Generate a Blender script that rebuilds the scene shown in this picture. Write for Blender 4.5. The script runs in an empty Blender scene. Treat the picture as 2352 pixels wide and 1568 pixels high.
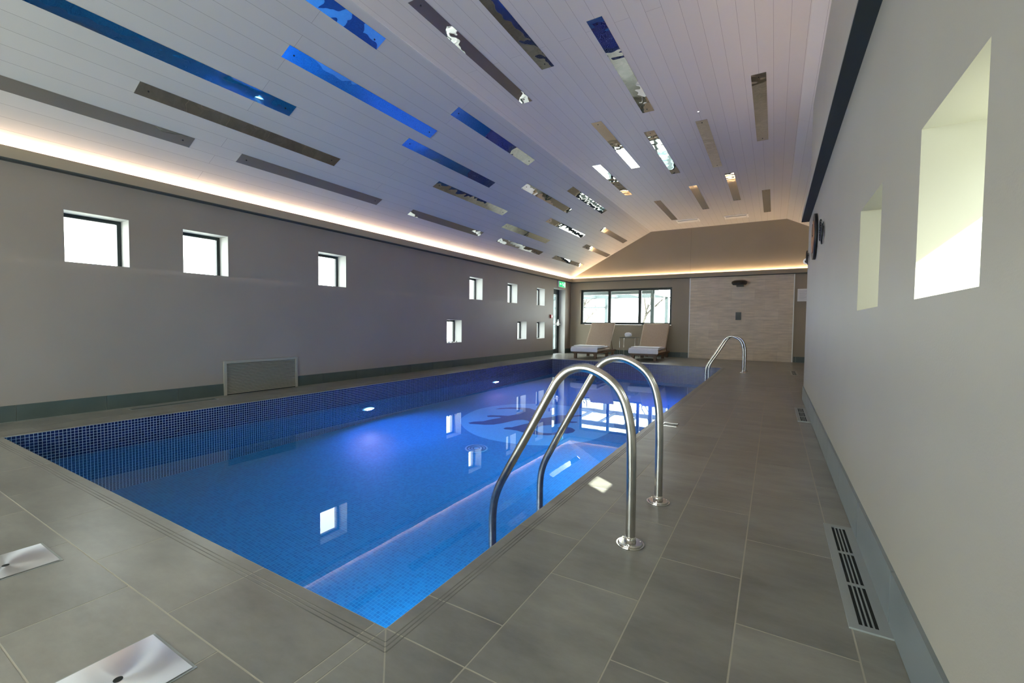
import bpy, bmesh, math, random
from mathutils import Vector, Matrix
random.seed(7)
PI = math.pi
S = bpy.context.scene
COL = S.collection

# ------------------------------------------------------------------ camera
cam_d = bpy.data.cameras.new('camera'); cam = bpy.data.objects.new('camera', cam_d); COL.objects.link(cam)
YAW, PITCH, ROLL, FPX = .5336, -.0384, .0100, 1018.98
fw = Vector((-math.sin(YAW)*math.cos(PITCH), math.cos(YAW)*math.cos(PITCH), math.sin(PITCH)))
rt = Vector((math.cos(YAW), math.sin(YAW), 0)); up = rt.cross(fw)
r2 = rt*math.cos(ROLL)+up*math.sin(ROLL); u2 = -rt*math.sin(ROLL)+up*math.cos(ROLL)
m = Matrix((r2, u2, -fw)).transposed().to_4x4(); m.translation = (6.3609, 0, 1.0)
cam.matrix_world = m
cam_d.sensor_width = 36; cam_d.lens = FPX/2352*36; cam_d.clip_start = .02; cam_d.clip_end = 300
S.camera = cam

# ------------------------------------------------------------------ light and exposure
S.view_settings.view_transform = 'Standard'; S.view_settings.look = 'None'
S.view_settings.gamma = 1; S.view_settings.use_curve_mapping = False
S.view_settings.exposure = 0.34
S.cycles.sample_clamp_indirect = 6.0
S.cycles.max_bounces = 10; S.cycles.diffuse_bounces = 5; S.cycles.transmission_bounces = 8
SKY = 8.3; SUN = 30.0
COVE = 68.0; POOL = 66.0
w = bpy.data.worlds.new('world'); S.world = w; w.use_nodes = True
bg = w.node_tree.nodes['Background']; bg.inputs[0].default_value = (.98, .99, 1, 1); bg.inputs[1].default_value = SKY
sd = bpy.data.lights.new('sun', 'SUN'); sd.energy = SUN; sd.angle = math.radians(.6); sd.color = (1, .95, .88)
so = bpy.data.objects.new('sun', sd); COL.objects.link(so)
so.rotation_euler = Vector((-1, .72, -.89)).to_track_quat('-Z', 'Y').to_euler()

def portal(loc, direction, sx, sy):
    d = bpy.data.lights.new('window_portal', 'AREA'); d.shape = 'RECTANGLE'; d.size = sx; d.size_y = sy
    d.cycles.is_portal = True
    o = bpy.data.objects.new('window_portal', d); COL.objects.link(o); o.location = loc
    o.rotation_euler = Vector(direction).to_track_quat('-Z', 'Z').to_euler()

# ------------------------------------------------------------------ materials
def mat(name, col=(.8, .8, .8), rough=.5, metal=0, spec=.5, emit=None, es=0):
    M = bpy.data.materials.new(name); M.use_nodes = True
    b = M.node_tree.nodes['Principled BSDF']
    b.inputs['Base Color'].default_value = (*col, 1); b.inputs['Roughness'].default_value = rough
    b.inputs['Metallic'].default_value = metal; b.inputs['Specular IOR Level'].default_value = spec
    if emit: b.inputs['Emission Color'].default_value = (*emit, 1); b.inputs['Emission Strength'].default_value = es
    return M
def N(M, t, **kw):
    n = M.node_tree.nodes.new(t)
    for k, v in kw.items():
        if k[0] == '_': setattr(n, k[1:], v)
        else: n.inputs[k.replace('__', ' ')].default_value = v
    return n
def L(M, a, b): M.node_tree.links.new(a, b)
def B(M): return M.node_tree.nodes['Principled BSDF']
def noisy(M, c1, c2, scale=3, detail=5, bump=0, stretch=(1, 1, 1), rough=None, bscale=None):
    tc = N(M, 'ShaderNodeTexCoord'); mp = N(M, 'ShaderNodeMapping'); mp.inputs['Scale'].default_value = stretch
    L(M, tc.outputs['Object'], mp.inputs[0])
    n = N(M, 'ShaderNodeTexNoise', Scale=scale, Detail=detail); L(M, mp.outputs[0], n.inputs['Vector'])
    mx = N(M, 'ShaderNodeMix', _data_type='RGBA'); mx.inputs[6].default_value = (*c1, 1); mx.inputs[7].default_value = (*c2, 1)
    rp = N(M, 'ShaderNodeMapRange'); rp.inputs[1].default_value = .35; rp.inputs[2].default_value = .65
    L(M, n.outputs['Fac'], rp.inputs[0]); L(M, rp.outputs[0], mx.inputs[0]); L(M, mx.outputs[2], B(M).inputs['Base Color'])
    if rough:
        r = N(M, 'ShaderNodeMapRange'); r.inputs[3].default_value = rough[0]; r.inputs[4].default_value = rough[1]
        L(M, n.outputs['Fac'], r.inputs[0]); L(M, r.outputs[0], B(M).inputs['Roughness'])
    if bump:
        n2 = n
        if bscale:
            n2 = N(M, 'ShaderNodeTexNoise', Scale=bscale, Detail=3); L(M, mp.outputs[0], n2.inputs['Vector'])
        bp = N(M, 'ShaderNodeBump', Strength=bump, Distance=.01); L(M, n2.outputs['Fac'], bp.inputs['Height']); L(M, bp.outputs[0], B(M).inputs['Normal'])
    return M

WALL = noisy(mat('wall_dark_taupe', rough=.5), (.245, .205, .172), (.26, .218, .184), 1.2, 2, bump=.05, bscale=160)  # left wall base colour, darker than the right wall
WALLR = noisy(mat('wall_light_stone', rough=.5), (.41, .385, .325), (.43, .405, .34), 1.2, 2, bump=.05, bscale=160)  # right and near walls, lighter base colour than the left
WALLF = noisy(mat('wall_paint_sand', rough=.55), (.275, .232, .172), (.29, .245, .182), 1.2, 2, bump=.05, bscale=160)
SOFFIT = mat('soffit_shade', (.03, .038, .038), .6)  # shade under the cove ledges put into a dark colour
REVEAL = mat('reveal_white', (.47, .47, .46), .6)
REVEALR = mat('reveal_cream', (.50, .49, .41), .6)
FRAME = mat('frame_dark_green', (.004, .012, .013), .4)
BEAMD = mat('fascia_paint', (.30, .28, .24), .6)
WHITE = mat('white_plastic', (.85, .85, .83), .4)
BLACK = mat('black_satin', (.008, .009, .01), .4)
STEEL = noisy(mat('brushed_steel', rough=.22, metal=1), (.56, .54, .50), (.66, .64, .60), 20, 3, rough=(.16, .30))
CHROME = mat('polished_steel', (.72, .70, .67), .08, 1)
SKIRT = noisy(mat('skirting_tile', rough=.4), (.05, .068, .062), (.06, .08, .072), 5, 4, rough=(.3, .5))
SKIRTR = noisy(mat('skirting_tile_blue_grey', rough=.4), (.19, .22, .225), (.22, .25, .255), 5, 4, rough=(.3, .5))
GROUT = mat('beige_grout', (.42, .39, .32), .8)
GROUTD = mat('skirting_grout', (.35, .36, .33), .8)
LENS = mat('lamp_lens', (.5, .8, 1), .3, emit=(.15, .55, 1), es=9)
LED = mat('led_strip', (1, .9, .8), .5, emit=(1, .70, .47), es=COVE)
LEDF = mat('led_strip_far', (1, .9, .8), .5, emit=(1, .70, .42), es=COVE*1.1)
LEDW = mat('led_strip_dim', (1, .9, .8), .5, emit=(1, .74, .56), es=COVE*.75)
GLASS = bpy.data.materials.new('clear_glass'); GLASS.use_nodes = True
nt = GLASS.node_tree; nt.nodes.clear()
o_ = nt.nodes.new('ShaderNodeOutputMaterial'); mx = nt.nodes.new('ShaderNodeMixShader'); tr = nt.nodes.new('ShaderNodeBsdfTransparent'); gl = nt.nodes.new('ShaderNodeBsdfGlossy')
gl.inputs['Roughness'].default_value = 0; tr.inputs[0].default_value = (.93, .98, .96, 1)
lw = nt.nodes.new('ShaderNodeLayerWeight'); pw_ = nt.nodes.new('ShaderNodeMath'); pw_.operation = 'POWER'; pw_.inputs[1].default_value = 5; lw.inputs[0].default_value = .5
fr = nt.nodes.new('ShaderNodeMath'); fr.operation = 'MULTIPLY_ADD'; fr.inputs[1].default_value = .8; fr.inputs[2].default_value = .02
nt.links.new(lw.outputs['Facing'], pw_.inputs[0]); nt.links.new(pw_.outputs[0], fr.inputs[0]); nt.links.new(fr.outputs[0], mx.inputs[0]); nt.links.new(tr.outputs[0], mx.inputs[1]); nt.links.new(gl.outputs[0], mx.inputs[2]); nt.links.new(mx.outputs[0], o_.inputs[0])

# floor tile: colour varies per tile through an attribute
FLOOR = mat('porcelain_floor_tile', rough=.35, spec=.75)
tc = N(FLOOR, 'ShaderNodeTexCoord'); n1 = N(FLOOR, 'ShaderNodeTexNoise', Scale=2.2, Detail=7, Roughness=.65)
mp = N(FLOOR, 'ShaderNodeMapping'); mp.inputs['Scale'].default_value = (1, 2.2, 1); L(FLOOR, tc.outputs['Object'], mp.inputs[0]); L(FLOOR, mp.outputs[0], n1.inputs['Vector'])
at = N(FLOOR, 'ShaderNodeAttribute', _attribute_name='tone')
cr = N(FLOOR, 'ShaderNodeMix', _data_type='RGBA'); cr.inputs[6].default_value = (.145, .142, .122, 1); cr.inputs[7].default_value = (.265, .26, .225, 1)
mr = N(FLOOR, 'ShaderNodeMapRange'); mr.inputs[1].default_value = .3; mr.inputs[2].default_value = .7; L(FLOOR, n1.outputs['Fac'], mr.inputs[0]); L(FLOOR, mr.outputs[0], cr.inputs[0])
ml = N(FLOOR, 'ShaderNodeMix', _data_type='RGBA', _blend_type='MULTIPLY'); ml.inputs[0].default_value = 1
L(FLOOR, cr.outputs[2], ml.inputs[6]); L(FLOOR, at.outputs['Color'], ml.inputs[7]); L(FLOOR, ml.outputs[2], B(FLOOR).inputs['Base Color'])
rr = N(FLOOR, 'ShaderNodeMapRange'); rr.inputs[3].default_value = .29; rr.inputs[4].default_value = .40; L(FLOOR, n1.outputs['Fac'], rr.inputs[0]); L(FLOOR, rr.outputs[0], B(FLOOR).inputs['Roughness'])

def brick_mat(name, c1, c2, cm, bw, rh, mortar, offset=0., rough=.3, bump=.3, off=(0, 0), spec=.5, streak=None, freq=2):
    M = mat(name, rough=rough, spec=spec)
    tc = N(M, 'ShaderNodeTexCoord'); mp = N(M, 'ShaderNodeMapping'); mp.inputs['Location'].default_value = (off[0], off[1], 0)
    L(M, tc.outputs['UV'], mp.inputs[0])
    b = N(M, 'ShaderNodeTexBrick'); b.offset = offset; b.offset_frequency = freq; b.squash = 1
    for k, v in (('Color1', (*c1, 1)), ('Color2', (*c2, 1)), ('Mortar', (*cm, 1)), ('Scale', 1.), ('Mortar Size', mortar), ('Mortar Smooth', .1), ('Bias', 0.), ('Brick Width', bw), ('Row Height', rh)):
        b.inputs[k].default_value = v
    L(M, mp.outputs[0], b.inputs['Vector'])
    out = b.outputs['Color']
    if streak:
        n = N(M, 'ShaderNodeTexNoise', Scale=streak[0], Detail=8, Roughness=.65); m2 = N(M, 'ShaderNodeMapping'); m2.inputs['Scale'].default_value = streak[1]
        L(M, tc.outputs['UV'], m2.inputs[0]); L(M, m2.outputs[0], n.inputs['Vector'])
        mr = N(M, 'ShaderNodeMapRange'); mr.inputs[1].default_value = .3; mr.inputs[2].default_value = .7; mr.inputs[3].default_value = streak[2]; mr.inputs[4].default_value = streak[3]
        L(M, n.outputs['Fac'], mr.inputs[0])
        mm = N(M, 'ShaderNodeMix', _data_type='RGBA', _blend_type='MULTIPLY'); mm.inputs[0].default_value = 1
        L(M, out, mm.inputs[6]); L(M, mr.outputs[0], mm.inputs[7]); out = mm.outputs[2]
    L(M, out, B(M).inputs['Base Color'])
    if bump:
        bp = N(M, 'ShaderNodeBump', Strength=bump, Distance=.002); bp.invert = True
        L(M, b.outputs['Fac'], bp.inputs['Height']); L(M, bp.outputs[0], B(M).inputs['Normal'])
    return M
MOS_W = brick_mat('navy_mosaic', (.002, .004, .030), (.005, .010, .075), (.34, .39, .48), .0265, .0265, .0018, rough=.2, bump=.2, spec=.3)
MOS_F = brick_mat('blue_mosaic', (.004, .165, .345), (.008, .235, .455), (.04, .31, .50), .0265, .0265, .0018, rough=.3, bump=0)
MOS_L = brick_mat('pale_blue_mosaic', (.08, .40, .60), (.10, .45, .66), (.15, .5, .68), .0265, .0265, .0022, rough=.3, bump=0)
MOS_D = brick_mat('deep_blue_mosaic', (.003, .055, .17), (.005, .08, .22), (.02, .12, .27), .0265, .0265, .0022, rough=.3, bump=0)
CEIL = brick_mat('white_board_ceiling', (.535, .52, .505), (.555, .54, .525), (.22, .21, .21), 5.4, .1545, .0014, offset=.37, rough=.5, bump=.3, off=(.9, 0), freq=2)
CEILS = brick_mat('white_board_slope', (.535, .52, .505), (.555, .54, .525), (.22, .21, .21), 5.4, .157, .0014, offset=.41, rough=.5, bump=.3, off=(.4, 0))
STONE = brick_mat('travertine_tile', (.58, .48, .37), (.66, .56, .44), (.50, .44, .36), .61, .30, .002, offset=.43, rough=.45, bump=.2, streak=(4, (.6, 4.5, 1), .74, 1.1))

MIRROR = mat('mirror_sheet', (.80, .80, .78), .015, 1)
tc = N(MIRROR, 'ShaderNodeTexCoord'); n1 = N(MIRROR, 'ShaderNodeTexNoise', Scale=2.6, Detail=2); L(MIRROR, tc.outputs['Object'], n1.inputs['Vector'])
bp = N(MIRROR, 'ShaderNodeBump', Strength=.10, Distance=.06); L(MIRROR, n1.outputs['Fac'], bp.inputs['Height']); L(MIRROR, bp.outputs[0], B(MIRROR).inputs['Normal'])

WATER = bpy.data.materials.new('pool_water'); WATER.use_nodes = True
nt = WATER.node_tree; nt.nodes.clear(); o_ = nt.nodes.new('ShaderNodeOutputMaterial'); g = nt.nodes.new('ShaderNodeBsdfGlass')
g.inputs['IOR'].default_value = 1.33; g.inputs['Roughness'].default_value = 0; g.inputs['Color'].default_value = (.97, 1, 1, 1)
tc = N(WATER, 'ShaderNodeTexCoord'); n1 = N(WATER, 'ShaderNodeTexNoise', Scale=5., Detail=2); L(WATER, tc.outputs['Object'], n1.inputs['Vector'])
bp = N(WATER, 'ShaderNodeBump', Strength=.005, Distance=.02); L(WATER, n1.outputs['Fac'], bp.inputs['Height']); L(WATER, bp.outputs[0], g.inputs['Normal'])
nt.links.new(g.outputs[0], o_.inputs[0])

WOOD = noisy(mat('lounger_wood', rough=.5), (.10, .060, .035), (.17, .10, .06), 6, 6, stretch=(8, 1, 8))
CUSH = noisy(mat('beige_cushion', rough=.85), (.42, .34, .26), (.47, .385, .30), 40, 3, bump=.2)
TOWEL = noisy(mat('white_towel', rough=.95), (.78, .78, .84), (.86, .86, .90), 60, 3, bump=.5)
PAPER = mat('paper', (.75, .76, .78), .7); INK = mat('print_ink', (.25, .26, .3), .7)
GREEN = mat('exit_green', (.01, .42, .16), .4, emit=(.02, .6, .22), es=.8)
EXWHITE = mat('exit_white', (.9, 1, .93), .4, emit=(.85, 1, .9), es=1.0)
RED = mat('alarm_red', (.45, .02, .02), .35)
BARK = mat('bark', (.045, .04, .033), .9)
POST = mat('porch_grey_paint', (.05, .068, .075), .5)
GRILLE = mat('grille_paint', (.27, .26, .22), .45)
DARK = mat('duct_dark', (.008, .012, .011), .8)
VENT = mat('vent_alloy', (.34, .37, .36), .4, .3)
GROUND = noisy(mat('outside_paving', rough=.9), (.42, .42, .38), (.52, .52, .47), 1, 4)

# ------------------------------------------------------------------ mesh builder
class MB:
    def __init__(s): s.v = []; s.f = []; s.m = []; s.uv = []; s.sm = []; s.tone = []
    def poly(s, pts, mi=0, uv=None, smooth=False, tone=1.):
        i = len(s.v); s.v += [tuple(p) for p in pts]; s.f.append(tuple(range(i, i+len(pts)))); s.m.append(mi); s.uv.append(uv); s.sm.append(smooth); s.tone.append(tone)
    def box(s, x0, x1, y0, y1, z0, z1, mi=0, tone=1.):
        if x0 > x1: x0, x1 = x1, x0
        if y0 > y1: y0, y1 = y1, y0
        P = [(x, y, z) for z in (z0, z1) for y in (y0, y1) for x in (x0, x1)]
        for q in ((0, 2, 3, 1), (4, 5, 7, 6), (0, 1, 5, 4), (2, 6, 7, 3), (0, 4, 6, 2), (1, 3, 7, 5)):
            s.poly([P[k] for k in q], mi, tone=tone)
    def prism(s, pts, z0, z1, mi=0):       # pts CCW in xy
        s.poly([(x, y, z1) for x, y in pts], mi); s.poly([(x, y, z0) for x, y in reversed(pts)], mi)
        for i in range(len(pts)):
            a, b = pts[i], pts[(i+1) % len(pts)]
            s.poly([(*a, z0), (*b, z0), (*b, z1), (*a, z1)], mi)
    def cyl(s, c, axis, r, h, n=24, mi=0, r2=None, ry=None):
        a = Vector(axis).normalized(); q = a.to_track_quat('Z', 'Y'); c = Vector(c); r2 = r if r2 is None else r2
        f = (ry/r) if ry else 1
        A = [c+q@Vector((r*math.cos(t), r*f*math.sin(t), 0)) for t in [2*PI*i/n for i in range(n)]]
        D = [c+a*h+q@Vector((r2*math.cos(t), r2*f*math.sin(t), 0)) for t in [2*PI*i/n for i in range(n)]]
        for i in range(n): s.poly([A[i], A[(i+1) % n], D[(i+1) % n], D[i]], mi, smooth=True)
        s.poly(A[::-1], mi); s.poly(D, mi)
    def tube(s, pts, r, n=12, mi=0, closed=False):
        pts = [Vector(p) for p in pts]; rr = r if isinstance(r, (list, tuple)) else [r]*len(pts)
        t = (pts[1]-pts[0]).normalized(); nrm = t.orthogonal().normalized(); rings = []
        for i, p in enumerate(pts):
            t2 = ((pts[i+1]-p).normalized()+(p-pts[i-1]).normalized() if 0 < i < len(pts)-1 else (pts[i+1]-p if i == 0 else p-pts[i-1])).normalized()
            nrm = (nrm-t2*nrm.dot(t2)).normalized(); bn = t2.cross(nrm)
            rings.append([p+(nrm*math.cos(a)+bn*math.sin(a))*rr[i] for a in [2*PI*k/n for k in range(n)]])
        for A, D in zip(rings, rings[1:]):
            for k in range(n): s.poly([A[k], A[(k+1) % n], D[(k+1) % n], D[k]], mi, smooth=True)
        s.poly(rings[0][::-1], mi); s.poly(rings[-1], mi)
    def build(s, name, mats, parent=None, merge=True, bevel=0, origin=None):
        me = bpy.data.meshes.new(name)
        o0 = Vector(origin) if origin else Vector((0, 0, 0))
        me.from_pydata([tuple(Vector(v)-o0) for v in s.v], [], s.f)
        for M in (mats if isinstance(mats, (list, tuple)) else [mats]): me.materials.append(M)
        me.uv_layers.new(name='UVMap'); me.color_attributes.new('tone', 'FLOAT_COLOR', 'CORNER'); UVB = [0.]*(2*len(me.loops)); TB = [1.]*(4*len(me.loops))
        for p, mi, uv, sm, tn in zip(me.polygons, s.m, s.uv, s.sm, s.tone):
            p.material_index = mi; p.use_smooth = sm
            nn = p.normal; ax = max(range(3), key=lambda k: abs(nn[k]))
            for j, li in enumerate(p.loop_indices):
                c = Vector(s.v[me.loops[li].vertex_index])
                UVB[2*li:2*li+2] = uv[j] if uv else ((c.y, c.z) if ax == 0 else (c.x, c.z) if ax == 1 else (c.x, c.y))
                TB[4*li:4*li+3] = (tn, tn, tn)
        me.uv_layers['UVMap'].data.foreach_set('uv', UVB); me.attributes['tone'].data.foreach_set('color', TB)
        if merge:
            bm = bmesh.new(); bm.from_mesh(me); bmesh.ops.remove_doubles(bm, verts=bm.verts, dist=1e-5); bm.to_mesh(me); bm.free()
        me.update()
        o = bpy.data.objects.new(name, me); COL.objects.link(o); o.location = o0
        if parent:
            o.parent = parent
            off = Vector((0, 0, 0)); p_ = parent
            while p_: off = off+p_.location; p_ = p_.parent
            o.location = o0-off
        if bevel:
            b = o.modifiers.new('bevel', 'BEVEL'); b.width = bevel; b.segments = 2; b.limit_method = 'ANGLE'
        return o
def struct(o): o['kind'] = 'structure'; return o
def tag(o, label, cat, group=None):
    o['label'] = label; o['category'] = cat
    if group: o['group'] = group
    return o
def empty(name, loc, label, cat, group=None):
    o = bpy.data.objects.new(name, None); COL.objects.link(o); o.location = loc; o.empty_display_size = .1
    return tag(o, label, cat, group)
def catmull(P, k=8):
    P = [Vector(p) for p in P]; out = []
    for i in range(len(P)-1):
        a, b, c, d = P[max(i-1, 0)], P[i], P[i+1], P[min(i+2, len(P)-1)]
        for j in range(k):
            t = j/k; out.append(.5*((2*b)+(c-a)*t+(2*a-5*b+4*c-d)*t*t+(3*b-a-3*c+d)*t**3))
    return out+[P[-1]]

def wall(name, plane, out, u0, u1, v0, v1, holes, thick, axis, mats):
    """wall with rectangular holes; axis 'x': plane x=plane, u=y, v=z; axis 'y': plane y=plane, u=x. out = direction of the outside"""
    mb = MB(); us = sorted({u0, u1, *[h[0] for h in holes], *[h[1] for h in holes]}); vs = sorted({v0, v1, *[h[2] for h in holes], *[h[3] for h in holes]})
    P = (lambda d, u, v: (plane+out*d, u, v)) if axis == 'x' else (lambda d, u, v: (u, plane+out*d, v))
    inh = lambda u, v: any(h[0] < u < h[1] and h[2] < v < h[3] for h in holes)
    for a, b in zip(us, us[1:]):
        for c, d in zip(vs, vs[1:]):
            if inh((a+b)/2, (c+d)/2): continue
            mb.poly([P(0, a, c), P(0, b, c), P(0, b, d), P(0, a, d)], 0); mb.poly([P(thick, a, c), P(thick, a, d), P(thick, b, d), P(thick, b, c)], 0)
    for h in holes:
        a, b, c, d = h[:4]
        for q in (((a, c), (b, c)), ((a, d), (b, d)), ((a, c), (a, d)), ((b, c), (b, d))):
            if q[0][1] == q[1][1] == v0: continue
            mb.poly([P(0, *q[0]), P(0, *q[1]), P(thick, *q[1]), P(thick, *q[0])], 1)
    for q in (((u0, v0), (u1, v0)), ((u0, v1), (u1, v1)), ((u0, v0), (u0, v1)), ((u1, v0), (u1, v1))):
        mb.poly([P(0, *q[0]), P(0, *q[1]), P(thick, *q[1]), P(thick, *q[0])], 0)
    return struct(mb.build(name, mats))

# ------------------------------------------------------------------ setting
YN, YF, XL, XR, XA, YE = -2.6, 14.9, 0., 6.73, 9.4, 7.32
PX0, PX1, PY0, PY1, PZ, WZ = .78, 5.295, 1.012, 11.78, -1.65, -.265
CZ = 4.073; CX0 = 2.80; CX1 = 6.585; K = .507
zs = lambda x: 2.654+K*x if x < CX0 else CZ

WIN = [(1.624, 2.162, 1.608, 2.142), (2.70, 3.228, 1.608, 2.142), (4.604, 5.139, 1.608, 2.142), (8.732, 9.28, 1.608, 2.142), (10.506, 11.04, 1.608, 2.142),
       (12.26, 12.80, 1.608, 2.142), (7.873, 8.42, .570, 1.09), (11.07, 11.61, .570, 1.09), (12.28, 12.82, .570, 1.09)]
DOOR = (13.46, 14.42, 0., 2.235)
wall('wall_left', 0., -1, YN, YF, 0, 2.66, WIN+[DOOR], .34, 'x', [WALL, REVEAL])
RW = [(1.31, 1.815, 1.09, 1.605), (2.38, 2.922, 1.09, 1.605), (-.75, -.21, 1.09, 1.605)]
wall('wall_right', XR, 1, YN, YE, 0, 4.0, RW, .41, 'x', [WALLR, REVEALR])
FW = (.37, 3.50, 1.03, 2.25)
wall('wall_far', YF, 1, 0, XA, 0, 4.12, [FW], .30, 'y', [WALLF, WALLF])
wall('wall_alcove_right', XA, 1, YE-.3, YF, 0, 2.75, [], .3, 'x', [WALLF, WALLF])
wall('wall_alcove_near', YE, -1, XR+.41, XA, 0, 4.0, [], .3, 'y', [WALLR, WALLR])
NW = (.7, 5.6, 0., 2.5)  # unseen glazed opening, assumed behind the camera as a daylight source
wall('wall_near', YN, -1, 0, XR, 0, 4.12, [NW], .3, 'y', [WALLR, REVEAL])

def window(n, plane, out, h, axis, depth, fw_=.055, panes=1, glassmat=GLASS, fd=.06, fb=None):
    a, b, c, d = h; mb = MB(); fb = fb or fw_
    def bx(u0, u1, v0, v1, m_=mb, mi=0, dd=0, th=fd):
        p, q = sorted((plane+out*(depth+dd), plane+out*(depth+dd+th)))
        (m_.box(p, q, u0, u1, v0, v1, mi) if axis == 'x' else m_.box(u0, u1, p, q, v0, v1, mi))
    g_ = .002
    bx(a+g_, b-g_, c+g_, c+fb); bx(a+g_, b-g_, d-fw_, d-g_); bx(a+g_, a+fw_, c+fb, d-fw_); bx(b-fw_, b-g_, c+fb, d-fw_)
    for i in range(1, panes):
        u = a+(b-a)*i/panes; bx(u-fw_*.62, u+fw_*.62, c+fb, d-fw_)
    f = mb.build('window_%d' % n, FRAME); struct(f)
    for i in range(panes):
        u0 = a+(b-a)*i/panes+(fw_ if i == 0 else fw_*.62); u1 = a+(b-a)*(i+1)/panes-(fw_ if i == panes-1 else fw_*.62)
        gm = MB(); bx(u0, u1, c+fb, d-fw_, gm, 0, fd*.45, .006); gm.build('pane', glassmat, f)
    return f
for i, h in enumerate(WIN): window(i+1, 0., -1, h, 'x', .210, .040, fd=.034, fb=.012)
for i, h in enumerate(RW): window(i+10, XR, 1, h, 'x', .34, .05)
window(13, YF, 1, FW, 'y', .10, .075, 3)
window(14, YN, -1, (NW[0], NW[1], .001, NW[3]), 'y', .12, .07, 5)
portal((3.15, YN-.02, 1.25), (0, 1, 0), 4.9, 2.5)
portal((1.93, YF+.02, 1.64), (0, -1, 0), 3.1, 1.2)
for h in WIN: portal((-.345, (h[0]+h[1])/2, (h[2]+h[3])/2), (1, 0, 0), h[1]-h[0], h[3]-h[2])
for h in RW: portal((XR+.42, (h[0]+h[1])/2, (h[2]+h[3])/2), (-1, 0, 0), h[1]-h[0], h[3]-h[2])

# door in the left wall
mb = MB(); a, b, c, d = DOOR
for q in ((a+.002, b-.002, d-.07, d-.002), (a+.002, a+.07, .002, d-.07), (b-.07, b-.002, .002, d-.07)): mb.box(-.30, -.235, q[0], q[1], q[2], q[3])
dr = struct(mb.build('door_1', FRAME))
mb = MB()
for q in ((a+.072, b-.072, d-.17, d-.072), (a+.072, b-.072, .01, .16), (a+.072, a+.17, .16, d-.17), (b-.19, b-.072, .16, d-.17)): mb.box(-.285, -.235, *q)
mb.build('door_leaf', FRAME, dr)
mb = MB(); mb.box(-.265, -.258, a+.17, b-.19, .16, d-.17); mb.build('door_glass', GLASS, dr)
mb = MB(); mb.box(-.235, -.17, b-.17, b-.11, .98, 1.10); mb.box(-.235, -.17, a+.09, a+.13, 1.0, 1.06); mb.tube([(-.15, a+.08, 1.03), (-.15, b-.08, 1.03)], .016)
mb.poly([(-.165, b-.17, 1.10), (-.165, b-.11, 1.10), (-.20, b-.13, 1.22)]); mb.tube([(-.2, b-.14, 1.08), (-.2, b-.14, 1.2)], [.03, .008])
h_ = mb.build('push_bar', WHITE, dr); h_['label'] = 'white push bar'
portal((-.345, (a+b)/2, d/2), (1, 0, 0), b-a, d)
mb = MB(); mb.box(-.34, 0, a+.002, b-.002, -.04, .004); struct(mb.build('trim_1', mat('threshold', (.4, .42, .42), .4)))

# ceiling: left slope, flat, right slope
mb = MB()
cell = .157
def slope_uv(x): return (x-.75)/.14*cell
def sl(x0, x1, y0, y1): mb.poly([(x0, y0, 2.654+K*x0), (x0, y1, 2.654+K*x0), (x1, y1, 2.654+K*x1), (x1, y0, 2.654+K*x1)], 1, [(y0, slope_uv(x0)), (y1, slope_uv(x0)), (y1, slope_uv(x1)), (y0, slope_uv(x1))])
sl(0, CX0, YN, YF)
U = lambda x: x-6.265
mb.poly([(CX0, YN, CZ), (CX0, YF, CZ), (CX1, YF, CZ), (CX1, YN, CZ)], 0, [(YN, U(CX0)), (YF, U(CX0)), (YF, U(CX1)), (YN, U(CX1))])
def rs(x0, x1, y0, y1):
    z0 = CZ-K*(x0-CX1); z1 = CZ-K*(x1-CX1); e = 1.121
    mb.poly([(x0, y0, z0), (x0, y1, z0), (x1, y1, z1), (x1, y0, z1)], 0, [(y0, U(CX1)+(x0-CX1)*e), (y1, U(CX1)+(x0-CX1)*e), (y1, U(CX1)+(x1-CX1)*e), (y0, U(CX1)+(x1-CX1)*e)])
rs(CX1, XR, YN, YE); rs(CX1, XA, YE, YF)
struct(mb.build('ceiling', [CEIL, CEILS]))

# floor: tiled decks with grout, individually toned tiles
mb = MB(); T = .004
def deck(x0, x1, y0, y1): mb.box(x0, x1, y0, y1, -.0015, T-.0007, 1)
def tiles(cols, y0, y1, ln, offs, along='y', g=.0026):
    for (c0, c1), of in zip(cols, offs):
        y = of
        while y > y0: y -= ln
        while y < y1:
            a_, b_ = max(y, y0), min(y+ln, y1)
            if b_-a_ > .02:
                tn = random.uniform(.88, 1.12)
                if along == 'y': mb.box(c0+g, c1-g, a_+g, b_-g, 0, T, 0, tn)
                else: mb.box(a_+g, b_-g, c0+g, c1-g, 0, T, 0, tn)
            y += ln
deck(0, PX0, YN, YF); deck(PX1, XR, YN, YF); deck(PX0, PX1, YN, PY0); deck(PX0, PX1, PY1, YF); deck(XR, XA, YE, YF)
mb.box(XR, XR+.41, YE, YE+.01, -.0015, 0, 1)
c = .335
tiles([(5.295, 5.615), (5.615, 5.965), (5.965, 6.275), (6.275, 6.61), (6.61, 6.73)], PY0, PY1, .683, [1.262+.642-.683, 1.59, 1.262, 1.64, 1.98])
tiles([(.46, .78), (.13, .46), (0, .13)], PY0, PY1, .683, [1.24, 1.57, 1.24])
tiles([(.677, PY0), (.345, .677), (.01, .345), (-.325, .01), (-.66, -.325), (-.995, -.66), (-1.33, -.995), (-2.6, -1.33)], 0, 5.295, .64, [3.325, 3.02, 3.35, 3.0, 3.3, 3., 3.2, 3.], 'x')
tiles([(5.295, 5.615)], YN, .692, .683, [.692-.683]); tiles([(5.615, 5.965), (5.965, 6.275), (6.275, 6.61), (6.61, 6.73)], YN, PY0, .683, [.9, .579, .957, 1.297])
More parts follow.
